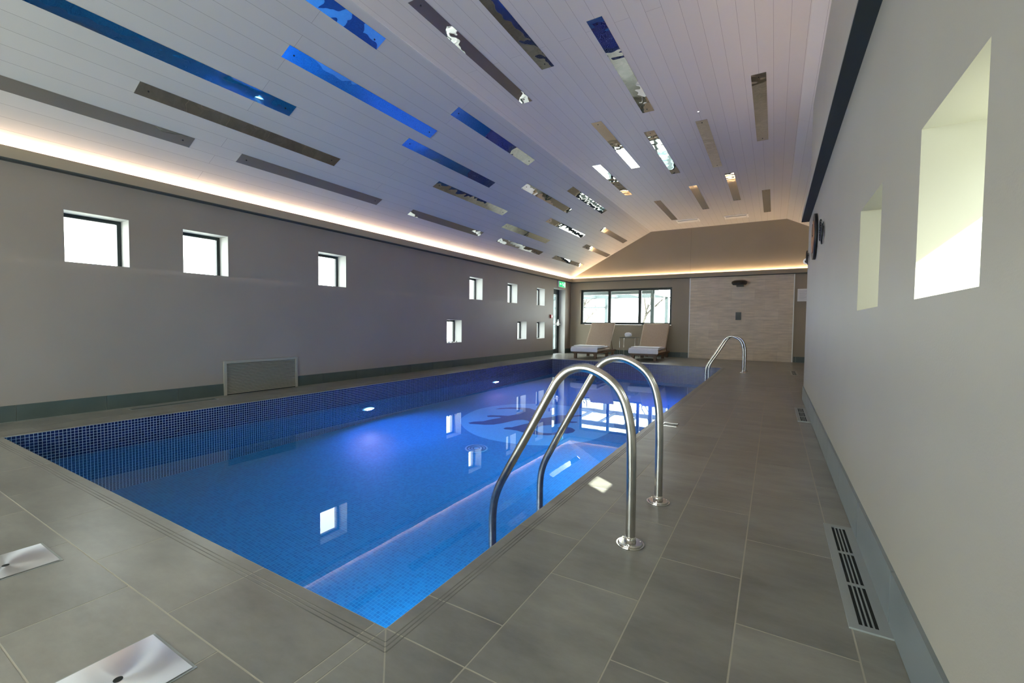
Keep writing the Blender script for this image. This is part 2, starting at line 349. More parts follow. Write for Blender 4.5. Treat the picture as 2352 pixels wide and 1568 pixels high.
# corner tiles by the pool corner, mitred
mb.poly([(5.301, 1.009, T), (5.6125, .6975, T), (5.6125, 1.0095, T)][::1], 0, tone=.96); mb.poly([(5.2976, 1.0055, T), (5.2976, .6945, T), (5.6090, .6945, T)], 0, tone=1.03)
tiles([(PY1, PY1+.32)]+[(PY1+.32+.335*k, min(PY1+.32+.335*(k+1), YF)) for k in range(9)], 0, XR, .683, [.3+.33*(k % 2) for k in range(10)], 'x')
tiles([(XR+.335*k, XR+.335*(k+1)) for k in range(8)], YE, YF, .683, [.3*(k % 2) for k in range(8)])
# anti-slip grooves near the coping edge
for k in range(3):
    o_ = .045+.016*k
    mb.box(PX1+o_, PX1+o_+.004, PY0-o_, PY1, T, T+.0006, 2); mb.box(PX0-o_-.004, PX0-o_, PY0, PY1, T, T+.0006, 2)
    mb.box(PX0, PX1+o_, PY0-o_-.004, PY0-o_, T, T+.0006, 2)
GROOVE = noisy(mat('coping_groove', rough=.6), (.11, .108, .095), (.21, .205, .18), 3, 3)
struct(mb.build('floor', [FLOOR, GROUT, GROOVE], merge=False))

# pool shell
mb = MB(); Q = .0
mb.poly([(PX0, PY0, PZ), (PX0, PY1, PZ), (PX0, PY1, 0), (PX0, PY0, 0)][::-1], 0)
mb.poly([(PX1, PY0, PZ), (PX1, PY1, PZ), (PX1, PY1, 0), (PX1, PY0, 0)], 0)
mb.poly([(PX0, PY0, PZ), (PX1, PY0, PZ), (PX1, PY0, 0), (PX0, PY0, 0)][::-1], 0)
mb.poly([(PX0, PY1, PZ), (PX1, PY1, PZ), (PX1, PY1, 0), (PX0, PY1, 0)], 0)
mb.poly([(PX0, PY0, PZ), (PX1, PY0, PZ), (PX1, PY1, PZ), (PX0, PY1, PZ)], 1)
struct(mb.build('pool_basin', [MOS_W, MOS_F]))
mb = MB(); mb.poly([(PX0, PY0, WZ), (PX1, PY0, WZ), (PX1, PY1, WZ), (PX0, PY1, WZ)])
o = mb.build('pool_water', WATER); o['kind'] = 'structure'

# skirting
def skirting(name, axis, plane, out, a, b, z1, start, gaps=(), mats=(SKIRT, GROUTD), ln=.683):
    mb = MB(); y = start
    while y > a: y -= ln
    def seg(p, q, mi, t, zt, zb):
        if axis == 'x': mb.box(plane, plane+out*t, p, q, zb, zt, mi)
        else: mb.box(p, q, plane, plane+out*t, zb, zt, mi)
    def parts(p, q):
        segs = [(p, q)]
        for g in gaps: segs = [s for (u, v) in segs for s in ((u, min(v, g[0])), (max(u, g[1]), v)) if s[1]-s[0] > .005]
        return segs
    while y < b:
        for p, q in parts(max(y, a), min(y+ln, b)):
            seg(p+.0025, q-.0025, 0, .012, z1, .008); seg(p, q, 1, .006, z1-.002, .0)
        y += ln
    return struct(mb.build(name, list(mats), merge=False))
skirting('baseboard_left', 'x', .0, 1, YN, YF, .165, 1.244, [(3.14, 4.22), (DOOR[0], DOOR[1])])
skirting('baseboard_right', 'x', XR, -1, YN, YE, .188, 1.9, mats=(SKIRTR, GROUT))
skirting('baseboard_far', 'y', YF, -1, 0.02, 4.03, .165, .4)
skirting('baseboard_far_right', 'y', YF, -1, 6.84, XA, .165, 6.9)

# stone clad shower wall with white edge trims
mb = MB(); mb.box(4.06, 6.80, YF-.03, YF, 0, 2.505); struct(mb.build('wall_shower', STONE))
mb = MB(); mb.box(4.035, 4.06, YF-.038, YF, 0, 2.505); mb.box(6.80, 6.825, YF-.038, YF, 0, 2.505); struct(mb.build('trim_2', WHITE))
mb = MB(); mb.box(4.036, 4.042, YF-.003, YF, 2.66, CZ); struct(mb.build('trim_3', mat('joint_line', (.18, .155, .12), .8)))  # thin darker strip along the gable joint

# coves: ledge with an upstanding lip and a warm strip inside
def cove(name, boxes, strip, face=None, led=None):
    mb = MB()
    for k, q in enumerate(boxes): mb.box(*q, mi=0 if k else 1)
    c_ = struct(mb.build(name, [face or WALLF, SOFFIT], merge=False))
    if strip:
        m2 = MB(); m2.box(*strip); s_ = m2.build('led_strip', led or LED, c_); s_['label'] = 'glowing warm strip light'
    return c_
cove('trim_4', [(0, .09, YN, YF, 2.51, 2.525), (.078, .09, YN, YF, 2.525, 2.637)], (.03, .05, YN, YF-.1, 2.617, 2.627))
cove('trim_5', [(.09, XA-.09, YF-.09, YF, 2.51, 2.525), (.09, XA-.09, YF-.09, YF-.078, 2.525, 2.65)], (.1, XA-.1, YF-.05, YF-.03, 2.632, 2.642), None, LEDF)
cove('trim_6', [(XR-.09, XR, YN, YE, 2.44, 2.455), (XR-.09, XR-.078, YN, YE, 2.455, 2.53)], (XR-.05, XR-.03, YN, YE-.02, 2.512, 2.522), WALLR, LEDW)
cove('trim_7', [(XA-.09, XA, YE, YF-.09, 2.51, 2.525), (XA-.09, XA-.078, YE, YF-.09, 2.525, 2.62)], (XA-.05, XA-.03, YE+.1, YF-.1, 2.60, 2.61), None, LEDF)

# ------------------------------------------------------------------ outside
def gbox(name, *q):
    mb = MB(); mb.box(*q); return struct(mb.build(name, GROUND))
gbox('ground', -14, 20, YF+.35, 40, -.3, -.12); gbox('ground', -14, -.36, -12, YF+.35, -.3, -.12); gbox('ground', XR+.43, 20, -12, YE-.35, -.3, -.12); gbox('ground', -.36, XR+.43, -12, YN-.33, -.3, -.12)
mb = MB(); mb.box(7.6, 7.85, 1.92, 2.75, -.12, 3.2); mb.box(7.57, 7.88, 1.89, 2.78, 3.2, 3.28)  # added pier outside, keeps the sun off the farther right window
struct(mb.build('added_sun_blocker', brick_mat('added_pier_brick', (.5, .42, .34), (.58, .5, .4), (.6, .58, .52), .215, .075, .006, offset=.5, rough=.85)))
mb = MB(); mb.box(11.5, 11.7, -6, 7, -.12, 2.2); struct(mb.build('added_sky_blocker', GROUND))  # added unseen wall, cuts the low sky reaching the right windows
def porch(x0, x1, y0, y1, z1):
    t = empty('glazed_porch', (x0, y0, -.12), 'pale grey steel framed glazed porch seen through the three-pane window', 'porch')
    for x, y in ((x0, y0), ((x0*.55+x1*.45), y0), (x0, y1), ((x0+x1)/2, y1), (x1, y1), (x1, y0)):
        mb = MB(); mb.box(x-.06, x+.06, y-.06, y+.06, -.12, z1); mb.build('post', POST, t)
    for q in ((x0, x1, y0-.06, y0+.06, z1, z1+.16), (x0, x1, y1-.06, y1+.06, z1, z1+.16), (x0-.06, x0+.06, y0, y1, z1, z1+.16), (x1-.06, x1+.06, y0, y1, z1, z1+.16)):
        mb = MB(); mb.box(*q); mb.build('beam', POST, t)
    for k in range(4):
        mb = MB(); x = x0+(x1-x0)*(k+1)/5; mb.box(x-.03, x+.03, y0, y1, z1+.03, z1+.12); mb.build('rafter', POST, t)
    for z in (.9, 1.75):
        mb = MB(); mb.box(x0, (x0+x1)/2, y1-.03, y1+.03, z, z+.05); mb.build('rail', POST, t)
porch(-2.4, 2.6, 16.2, 18.6, 2.15)
def tree(loc, h, seed, label):
    rnd = random.Random(seed); t = empty('bare_tree', loc, label, 'tree', None); L0 = Vector(loc)
    mb = MB()
    def grow(p, d, ln, r, dep):
        pts = [p]; q = p.copy(); dd = d.copy()
        for i in range(4):
            dd = (dd+Vector((rnd.uniform(-.18, .18), rnd.uniform(-.18, .18), rnd.uniform(-.05, .12)))).normalized(); q = q+dd*ln/4; pts.append(q.copy())
        mb.tube(pts, [r*(1-.12*i) for i in range(5)], 6 if dep < 2 else 4)
        if dep < 4:
            for k in range(3):
                a_ = pts[rnd.choice((2, 3, 4))]; nd = (dd+Vector((rnd.uniform(-1, 1), rnd.uniform(-1, 1), rnd.uniform(-.3, .6)))*.9).normalized()
                grow(a_, nd, ln*rnd.uniform(.55, .75), r*.5, dep+1)
    grow(L0, Vector((0, 0, 1)), h*.42, .11, 0)
    mb.build('trunk_and_branches', BARK, t)
tree((3.2, 22, -.12), 5.0, 3, 'leafless tree behind the right pane of the three-pane window')
tree((-2.6, 22.5, -.12), 4.2, 11, 'leafless tree behind the left pane of the three-pane window')
tree((.2, 24, -.12), 4.2, 15, 'leafless tree behind the middle pane of the three-pane window')
mb = MB(); 
for k in range(6): mb.box(1.9, 3.9, 19.5, 19.53, .02+.16*k, .15+.16*k)
mb.box(1.9, 1.98, 19.53, 19.6, -.12, 1.0); mb.box(3.8, 3.88, 19.53, 19.6, -.12, 1.0)
tag(mb.build('slatted_fence', mat('fence_blue_grey', (.06, .10, .11), .7)), 'low blue-grey slatted fence panel outside the three-pane window', 'fence')

# ------------------------------------------------------------------ ceiling mirror panels
PAN = [ # kind, x, y0, label
 ('s', .61, .28, 'long grey-reflecting mirror panel beside the left cove light, cut by the left frame edge'),
 ('s', 1.03, 1.873, 'long dark green-grey reflecting mirror panel above the two nearest left wall windows'),
 ('s', 1.45, .945, 'longest blue reflecting mirror panel at the upper left, cut by the top frame edge'),
 ('s', .61, 3.02, 'grey-brown reflecting mirror panel beside the cove light, above the third left window'),
 ('s', 2.01, 2.74, 'blue reflecting mirror panel between the longest blue one and the cut bright blue one'),
 ('s', 2.57, 1.233, 'bright blue mirror panel with dark patches, cut by the top frame edge left of centre'),
 ('s', 1.73, 4.70, 'plain violet-blue reflecting mirror panel in the middle of the sloping ceiling'),
 ('s', 1.31, 5.85, 'mirror panel reflecting half blue water, half dark deck, below the plain violet-blue one'),
 ('s', .61, 5.98, 'dark mirror panel above the cove light with a small white reflection at its end'),
 ('s', 2.43, 4.92, 'blue mirror panel with dark far end, high on the slope beside the ceiling crease'),
 ('s', 2.01, 7.65, 'black and white reflecting mirror panel on the slope, second row from the crease'),
 ('s', 2.43, 8.91, 'pale grey mirror panel next to the crease, right of the black and white one'),
 ('s', 1.59, 9.58, 'mirror panel on the slope reflecting bright windows in a jagged dark outline'),
 ('s', 1.03, 8.50, 'grey-green reflecting mirror panel low on the slope, above the jagged one nearest the cove'),
 ('s', .61, 8.93, 'mirror panel beside the cove light with white and green-grey reflections, past the dark one'),
 ('s', .625, 11.96, 'farthest mirror panel beside the left cove light, near the room corner'),
 ('s', 2.03, 12.15, 'upper of the two mirror panels on the slope ending at the gable wall'),
 ('s', 1.34, 12.56, 'lower of the two mirror panels on the slope ending at the gable wall'),
 ('f', 3.25, 3.24, 'long dark mirror panel with two white reflections, cut by the top frame edge at centre'),
 ('f', 3.862, 2.64, 'mirror panel with wavy blue contour reflections, cut by the top frame edge right of centre'),
 ('f', 4.635, 4.335, 'mirror panel reflecting blue water, dark deck and white towel shape, upper right of centre'),
 ('f', 3.868, 6.515, 'mirror panel with beige near end and icy blue far end on the flat ceiling'),
 ('f', 4.485, 7.22, 'mirror panel reflecting the window in icy bands, right of the beige and blue one'),
 ('f', 5.252, 7.22, 'stone beige reflecting mirror panel just left of the rightmost dark-ended one'),
 ('f', 6.026, 6.245, 'rightmost large mirror panel with a dark near end, reflecting the stone wall'),
 ('f', 3.245, 8.25, 'mirror panel beside the crease with bright white and golden reflections'),
 ('f', 3.71, 11.29, 'leftmost of the four small brown mirror panels before the gable wall'),
 ('f', 4.652, 10.45, 'second small brown mirror panel from the left before the gable wall'),
 ('f', 5.413, 9.93, 'small brown mirror panel with a golden glowing near end'),
 ('f', 6.03, 11.53, 'rightmost of the four small brown mirror panels before the gable wall'),
]
pw = .163; SCREW = mat('screw_dark', (.03, .03, .03), .4, .8)
for kind, x, y0, lab in PAN:
    ln = 2.235; wd = .143 if kind == 's' else pw; e = .006
    t = empty('mirror_panel', (x, y0, (2.654+K*x) if kind == 's' else CZ), lab, 'ceiling mirror panel', 'mirror panels on the ceiling')
    zf = (lambda xx, off: (xx+off*.452, 2.654+K*xx-off*.892)) if kind == 's' else (lambda xx, off: (xx, CZ-off))
    mb = MB()
    A, Bq = zf(x, .001), zf(x+wd, .001); C_, D_ = zf(x+wd, e), zf(x, e)
    y1 = y0+ln
    sec = [A, Bq, C_, D_]
    for i in range(4):
        p, q = sec[i], sec[(i+1) % 4]; mb.poly([(p[0], y0, p[1]), (q[0], y0, q[1]), (q[0], y1, q[1]), (p[0], y1, p[1])])
    mb.poly([(p[0], y0, p[1]) for p in sec]); mb.poly([(p[0], y1, p[1]) for p in sec][::-1])
    mb.build('mirror_sheet', MIRROR, t)
    for yy in (y0+.09, y1-.09):
        p = zf(x+wd/2, e); nrm = Vector((.452, 0, -.892)) if kind == 's' else Vector((0, 0, -1))
        m2 = MB(); m2.cyl((p[0], yy, p[1]), nrm, .008, .004, 10); m2.build('screw', SCREW, t)
# white slot diffusers in the flat ceiling
for i, (x0, x1, y0, lab) in enumerate(((3.80, 4.42, 13.62, 'white slot air diffuser on the ceiling, left one near the gable wall'), (5.06, 5.66, 13.72, 'white slot air diffuser on the ceiling, right one near the gable wall'))):
    t = empty('air_diffuser', (x0, y0, CZ), lab, 'air vent')
    mb = MB(); mb.box(x0, x1, y0, y0+.42, CZ-.012, CZ-.001); mb.build('frame', WHITE, t)
    mb = MB(); mb.box(x0+.04, x1-.04, y0+.08, y0+.11, CZ-.02, CZ-.012); mb.box(x0+.04, x1-.04, y0+.31, y0+.34, CZ-.02, CZ-.012); mb.build('slot_fin', VENT, t)
    mb = MB(); mb.box(x0+.05, x1-.05, y0+.13, y0+.29, CZ-.026, CZ-.012); mb.build('deflector_plate', WHITE, t)
t = empty('ceiling_downlight', (5.338, 6.904, CZ), 'tiny white point light fitting set in the flat ceiling boards', 'ceiling light')
mb = MB(); mb.cyl((5.338, 6.904, CZ), (0, 0, -1), .016, .008, 12); mb.build('bezel', WHITE, t)
mb = MB(); mb.cyl((5.338, 6.904, CZ-.008), (0, 0, -1), .009, .002, 12); mb.build('lens', mat('tiny_lens', (1, 1, 1), .3, emit=(1, 1, 1), es=3), t)

# ------------------------------------------------------------------ pool fittings
def pool_lamp(y, z, lab):
    t = empty('pool_lamp', (PX0, y, z), lab, 'underwater lamp', 'underwater lamps in the left pool wall')
    mb = MB(); mb.cyl((PX0+.001, y, z), (1, 0, 0), .12, .02, 28, r2=.11); mb.build('rim', WHITE, t)
    mb = MB(); mb.cyl((PX0+.021, y, z), (1, 0, 0), .085, .008, 28, r2=.08); mb.build('lens', LENS, t)
pool_lamp(4.91, -.80, 'glowing blue underwater lamp in the left pool wall, the nearer one')
pool_lamp(8.67, -.81, 'glowing blue underwater lamp in the left pool wall, the farther one')
def uw(x, y, z, d, col, e, size=.16, spread=160):
    l = bpy.data.lights.new('pool_light', 'AREA'); l.shape = 'DISK'; l.size = size; l.energy = e; l.color = col; l.spread = math.radians(spread)
    o = bpy.data.objects.new('pool_light', l); COL.objects.link(o); o.location = (x, y, z); o.rotation_euler = Vector(d).to_track_quat('-Z', 'Z').to_euler()
uw(PX0+.06, 4.91, -.80, (1, 0, -.18), (.24, .26, 1), POOL); uw(PX0+.06, 8.67, -.81, (1, 0, -.18), (.30, .20, 1), POOL)
uw(PX1-.06, 4.9, -.95, (-1, 0, -.18), (.03, .55, 1), POOL*.7); uw(PX1-.06, 8.67, -.95, (-1, 0, -.18), (.28, .22, 1), POOL*.7)
uw(PX1-.06, 1.9, -.95, (-1, 0, -.18), (.02, .62, 1), POOL*.5)

# floor emblem: pale disc with a dark swift-like figure, in mosaic (outline read off through the water)
FC = Vector((6.3609, 0, 1.0))
def floorpt(px, py, Z=PZ+.004):
    d = fw+r2*((px-1176)/FPX)-u2*((py-784)/FPX); d.normalize(); t_ = (WZ-1.0)/d.z; h = FC+d*t_
    s_ = Vector((d.x, d.y, 0))/1.33; c_ = -math.sqrt(1-s_.length_squared); k_ = (Z-WZ)/c_
    return (h.x+s_.x*k_, h.y+s_.y*k_)
zp = lambda pts: [(1000+a_*.2041, 840+b_*.2041) for a_, b_ in pts]
def flatpoly(mb, pts, z, th, mi=0):
    import mathutils
    v3 = [Vector((x, y, 0)) for x, y in pts]
    tris = mathutils.geometry.tessellate_polygon([v3])
    for t_ in tris:
        q = [pts[i] for i in t_]
        ar = (q[1][0]-q[0][0])*(q[2][1]-q[0][1])-(q[2][0]-q[0][0])*(q[1][1]-q[0][1])
        if ar < 0: q = q[::-1]
        mb.poly([(x, y, z+th) for x, y in q], mi)
    n_ = len(pts)
    for i in range(n_):
        a_, b_ = pts[i], pts[(i+1) % n_]; mb.poly([(*a_, z), (*b_, z), (*b_, z+th), (*a_, z+th)], mi)
em = empty('floor_emblem', (3.0, 6.52, PZ), 'round pale blue mosaic emblem with a dark swooping figure on the pool floor', 'pool mosaic')
disc = [(3.0+1.257*math.cos(a_)*(1+.006*math.sin(9*a_)), 6.52+1.257*math.sin(a_)*(1+.006*math.cos(7*a_))) for a_ in [2*PI*i/72 for i in range(72)]]
mb = MB(); flatpoly(mb, disc, PZ, .003); mb.build('disc', MOS_L, em)
fig1 = zp([(370, 640), (430, 628), (540, 622), (640, 600), (700, 590), (745, 582), (720, 575), (650, 574), (590, 574), (580, 562), (620, 556), (740, 558), (820, 562), (900, 548), (940, 528), (985, 512), (985, 492), (900, 484), (800, 482), (720, 486), (675, 486), (720, 476), (850, 468), (960, 470), (1060, 476), (1120, 496), (1160, 520), (1140, 545), (1075, 575), (1140, 590), (1200, 590),
             (1300, 576), (1380, 556), (1470, 556), (1560, 560), (1620, 552), (1650, 556), (1640, 566), (1560, 572), (1540, 590), (1470, 600), (1530, 625), (1590, 628), (1600, 636), (1540, 642), (1460, 634), (1380, 650), (1300, 664), (1200, 672), (1150, 690), (1120, 720), (1160, 745), (1220, 756), (1300, 758), (1370, 748), (1420, 735), (1400, 712), (1370, 696), (1420, 686), (1480, 688), (1540, 700), (1575, 724), (1550, 748), (1480, 762), (1420, 760), (1350, 776), (1260, 780), (1160, 776), (1080, 765), (1000, 752), (920, 728), (840, 716), (780, 712), (765, 702), (800, 692), (860, 690), (920, 676), (980, 660), (1040, 648), (1060, 632), (1040, 615), (980, 606), (900, 612), (820, 630), (740, 648), (660, 660), (560, 662), (460, 656), (390, 652)])
mb = MB(); flatpoly(mb, [floorpt(*p) for p in fig1], PZ+.003, .003); mb.build('figure', MOS_D, em)
# main drain
t = empty('main_drain', (2.95, 4.86, PZ), 'round pale slotted main drain cover on the pool floor', 'drain cover')
mb = MB(); mb.cyl((2.95, 4.86, PZ), (0, 0, 1), .155, .012, 32); mb.build('cover', mat('drain_pale', (.25, .45, .6), .4), t)
for k in range(3):
    m2 = MB(); R_ = .125-.04*k; m2.tube([(2.95+R_*math.cos(2*PI*j/32), 4.86+R_*math.sin(2*PI*j/32), PZ+.014) for j in range(33)], .006, 5)
    m2.build('slot_ring', MOS_D, t)

# handrails
PROF = [(5.822, .004), (5.822, .2), (5.82, .40), (5.812, .54), (5.778, .665), (5.715, .745), (5.61, .795), (5.52, .785), (5.455, .735), (5.405, .655), (5.28, .43), (5.16, .22), (5.10, .10), (5.076, -.01), (5.074, -.2), (5.074, -.55)]
def handrail(y, dx, dz, lab, legdz=0):
    t = empty('pool_handrail', (5.822+dx, y, T), lab, 'handrail', 'stainless steel pool handrails')
    pts = catmull([(x+dx, y, z+(dz if z > .3 else 0)) for x, z in PROF], 6)
    mb = MB(); mb.tube(pts, .0215, 20); mb.build('bent_tube', STEEL, t)
    mb = MB(); mb.cyl((5.822+dx, y, T), (0, 0, 1), .062, .006, 32); mb.cyl((5.822+dx, y, T+.006), (0, 0, 1), .056, .008, 32, r2=.05); mb.cyl((5.822+dx, y, T+.014), (0, 0, 1), .027, .025, 24, r2=.023)
    f = mb.build('floor_flange', CHROME, t)
    for k in range(3):
        a_ = k*2*PI/3+.5; m2 = MB(); m2.cyl((5.822+dx+.046*math.cos(a_), y+.046*math.sin(a_), T+.013), (0, 0, 1), .005, .004, 8); m2.build('bolt', CHROME, f)
    m2 = MB(); m2.cyl((5.074+dx, y, -.54), (0, 0, -1), .03, .02, 16); m2.tube([(5.074+dx, y, -.5), (PX1-.002, y, -.5)], .018, 10); m2.build('wall_bracket', CHROME, t)
handrail(1.99, 0, 0, 'nearest stainless steel pool handrail, the front one of the near pair')
handrail(2.555, 0, .012, 'stainless steel pool handrail, the rear one of the near pair')
handrail(10.80, -.02, -.012, 'stainless steel pool handrail, the front one of the far pair before the stone wall')
handrail(11.20, -.0, -.012, 'stainless steel pool handrail, the rear one of the far pair before the stone wall')
# ladder treads below the water between each pair
for ya, yb, dx, lab in ((1.99, 2.555, 0, 'submerged steel ladder steps under the near handrail pair'),):
    pass

# ------------------------------------------------------------------ deck fittings
def floor_vent(x0, x1, y0, y1, lab):
    t = empty('floor_vent', (x0, y0, T), lab, 'floor vent', 'slotted air vents along the right wall')
    mb = MB(); fx = .030
    zt = T+.006
    # slot area
    s0, s1 = x0+fx, x1-.035; e = .03
    mb.box(x0, s0, y0, y1, T, zt); mb.box(s1, x1, y0, y1, T, zt); mb.box(s0, s1, y0, y0+e, T, zt); mb.box(s0, s1, y1-e, y1, T, zt)
    seg = (y1-y0-2*e)/3
    for k in (1, 2): mb.box(s0, s1, y0+e+k*seg-.008, y0+e+k*seg+.008, T, zt-.001)
    mb.build('frame', VENT, t, merge=False)
    mb = MB(); mb.box(s0, s1, y0+e, y1-e, T, T+.001); mb.build('duct', DARK, t)
    mb = MB(); n_ = 4; wdt = (s1-s0)/n_
    for k in range(1, n_): mb.box(s0+k*wdt-.0025, s0+k*wdt+.0025, y0+e, y1-e, T+.001, zt-.0015)
    mb.build('bars', VENT, t, merge=False)
floor_vent(6.602, 6.722, 1.81, 2.72, 'nearest slotted grey air vent in the deck beside the right wall')
floor_vent(6.602, 6.722, 5.56, 6.48, 'middle slotted grey air vent in the deck beside the right wall')
floor_vent(6.69, 6.82, 10.9, 11.9, 'farthest small slotted air vent in the deck past the end of the right wall')
def cover(cx, cy, s_, lab):
    t = empty('skimmer_cover', (cx, cy, T), lab, 'deck cover', 'square polished steel deck covers')
    mb = MB(); n_ = 24; h_ = s_/2
    mb.box(cx-h_, cx+h_, cy-h_, cy+h_, T, T+.0015); mb.build('frame', VENT, t)
    q = h_-.008; m2 = MB(); z = T+.004
    # slightly dished lid: centre low
    K_ = 10
    def P_(i, j):
        x = -q+2*q*i/K_; y = -q+2*q*j/K_; r_ = math.hypot(x, y)/q
        return (cx+x, cy+y, z-.0022*math.exp(-(r_*2.2)**2)+.0012*math.cos(2*math.atan2(y, x)+.6)*min(1, r_)*.5)
    for i in range(K_):
        for j in range(K_): m2.poly([P_(i, j), P_(i+1, j), P_(i+1, j+1), P_(i, j+1)], smooth=True)
    m2.build('lid', POLISH, t)
    m3 = MB(); m3.cyl((cx, cy, z-.003), (0, 0, 1), .011, .002, 16); m3.build('lifting_hole', DARK, t)
POLISH = mat('polished_lid', (.85, .87, .90), .30, 1); B(POLISH).inputs['Anisotropic'].default_value = .85
tg = N(POLISH, 'ShaderNodeTangent'); tg.direction_type = 'RADIAL'; tg.axis = 'Z'; L(POLISH, tg.outputs[0], B(POLISH).inputs['Tangent'])
cover(4.822, .476, .272, 'square polished steel deck cover at the bottom edge of the photo')
cover(3.71, .476, .272, 'square polished steel deck cover at the left edge of the photo')
t = empty('deck_drain', (5.48, 4.65, T), 'small square steel framed deck drain by the pool edge, past the near handrails', 'drain cover')
mb = MB()
for q in ((5.41, 5.555, 4.58, 4.59), (5.41, 5.555, 4.72, 4.73), (5.41, 5.42, 4.59, 4.72), (5.545, 5.555, 4.59, 4.72)): mb.box(q[0], q[1], q[2], q[3], T, T+.004)
mb.build('rim', CHROME, t, merge=False)
mb = MB(); mb.box(5.42, 5.545, 4.59, 4.72, T, T+.001); mb.build('inlay', SKIRT, t)
t = empty('linear_drain', (.18, 2.5, T), 'long narrow slot drain in the left deck, left of the wall grille', 'drain cover')
mb = MB(); mb.box(.13, .135, 2.07, 2.97, T, T+.003); mb.box(.235, .24, 2.07, 2.97, T, T+.003); mb.box(.135, .235, 2.07, 2.08, T, T+.003); mb.box(.135, .235, 2.96, 2.97, T, T+.003); mb.build('rim', VENT, t, merge=False)
mb = MB()
for k in range(4): mb.box(.145+.022*k, .156+.022*k, 2.08, 2.96, T, T+.002)
mb.build('slats', SKIRT, t, merge=False)

# ------------------------------------------------------------------ wall fittings, left
t = empty('wall_grille', (0, 3.68, 0), 'wide louvred air grille at floor level in the left wall', 'air grille')
y0, y1, z1 = 3.145, 4.215, .465
mb = MB(); mb.box(0, .022, y0, y0+.035, T, z1); mb.box(0, .022, y1-.035, y1, T, z1); mb.box(0, .022, y0+.035, y1-.035, z1-.03, z1); mb.build('frame', GRILLE, t, merge=False)
mb = MB(); mb.box(0, .002, y0+.035, y1-.035, T, z1-.03); mb.build('backing', DARK, t)
for k in range(21):
    z = .018+k*.0205; mb = MB()
    mb.poly([(.004, y0+.035, z+.010), (.004, y1-.035, z+.010), (.018, y1-.035, z-.001), (.018, y0+.035, z-.001)]); mb.poly([(.004, y0+.035, z+.013), (.018, y0+.035, z+.002), (.018, y1-.035, z+.002), (.004, y1-.035, z+.013)])
    mb.poly([(.018, y0+.035, z-.001), (.018, y1-.035, z-.001), (.018, y1-.035, z+.002), (.018, y0+.035, z+.002)])
    mb.build('slat', GRILLE, t)
t = empty('exit_sign', (0, 14.03, 2.39), 'green running man emergency exit sign above the glazed door', 'exit sign')
mb = MB(); mb.box(0, .05, 13.77, 14.31, 2.285, 2.495); mb.build('housing', WHITE, t)
mb = MB(); mb.box(.05, .054, 13.79, 14.29, 2.30, 2.48); mb.build('green_face', GREEN, t)
mb = MB(); X_ = .056
def yz(pts): mb.poly([(X_, a_, b_) for a_, b_ in pts])
# door symbol, arrow and running man
yz([(14.20, 2.32), (14.27, 2.32), (14.27, 2.46), (14.20, 2.46)])
yz([(13.99, 2.385), (13.99, 2.40), (13.89, 2.40), (13.89, 2.43), (13.83, 2.392), (13.89, 2.355), (13.89, 2.385)])
mb.cyl((X_-.002, 14.075, 2.448), (1, 0, 0), .014, .002, 12)
yz([(14.06, 2.43), (14.10, 2.43), (14.12, 2.38), (14.09, 2.375)]); yz([(14.09, 2.38), (14.12, 2.38), (14.08, 2.33), (14.05, 2.325)]); yz([(14.10, 2.385), (14.13, 2.38), (14.165, 2.35), (14.175, 2.33), (14.155, 2.335)]); yz([(14.06, 2.425), (14.03, 2.40), (14.035, 2.39), (14.07, 2.41)]); yz([(14.10, 2.425), (14.14, 2.40), (14.135, 2.39), (14.10, 2.405)])
s_ = mb.build('white_pictogram', EXWHITE, t)
t = empty('fire_call_point', (0, 13.26, 1.275), 'small red fire alarm call point left of the glazed door', 'fire alarm')
mb = MB(); mb.box(0, .045, 13.20, 13.33, 1.22, 1.335); mb.build('box', RED, t, bevel=.004)
mb = MB(); mb.box(.045, .048, 13.235, 13.295, 1.25, 1.30); mb.build('glass_tab', WHITE, t)
# pebbles on the lower window sill
for k, (y, r_, lab) in enumerate(((8.0, .022, 'leftmost'), (8.12, .028, 'middle'), (8.26, .024, 'rightmost'))):
    t_ = MB(); c_ = Vector((-.04, y, .571)); 
    for i in range(6):
        for j in range(10):
            def sp(i, j): th = PI*i/6; ph = 2*PI*j/10; return c_+Vector((r_*math.sin(th)*math.cos(ph), r_*1.5*math.sin(th)*math.sin(ph), r_*.7+r_*.7*math.cos(th)))
            t_.poly([sp(i, j), sp(i+1, j), sp(i+1, j+1), sp(i, j+1)], smooth=True)
    tag(t_.build('pebble', WHITE), lab+' of three white pebbles on the nearest low window sill', 'pebble', 'pebbles on the low window sill')

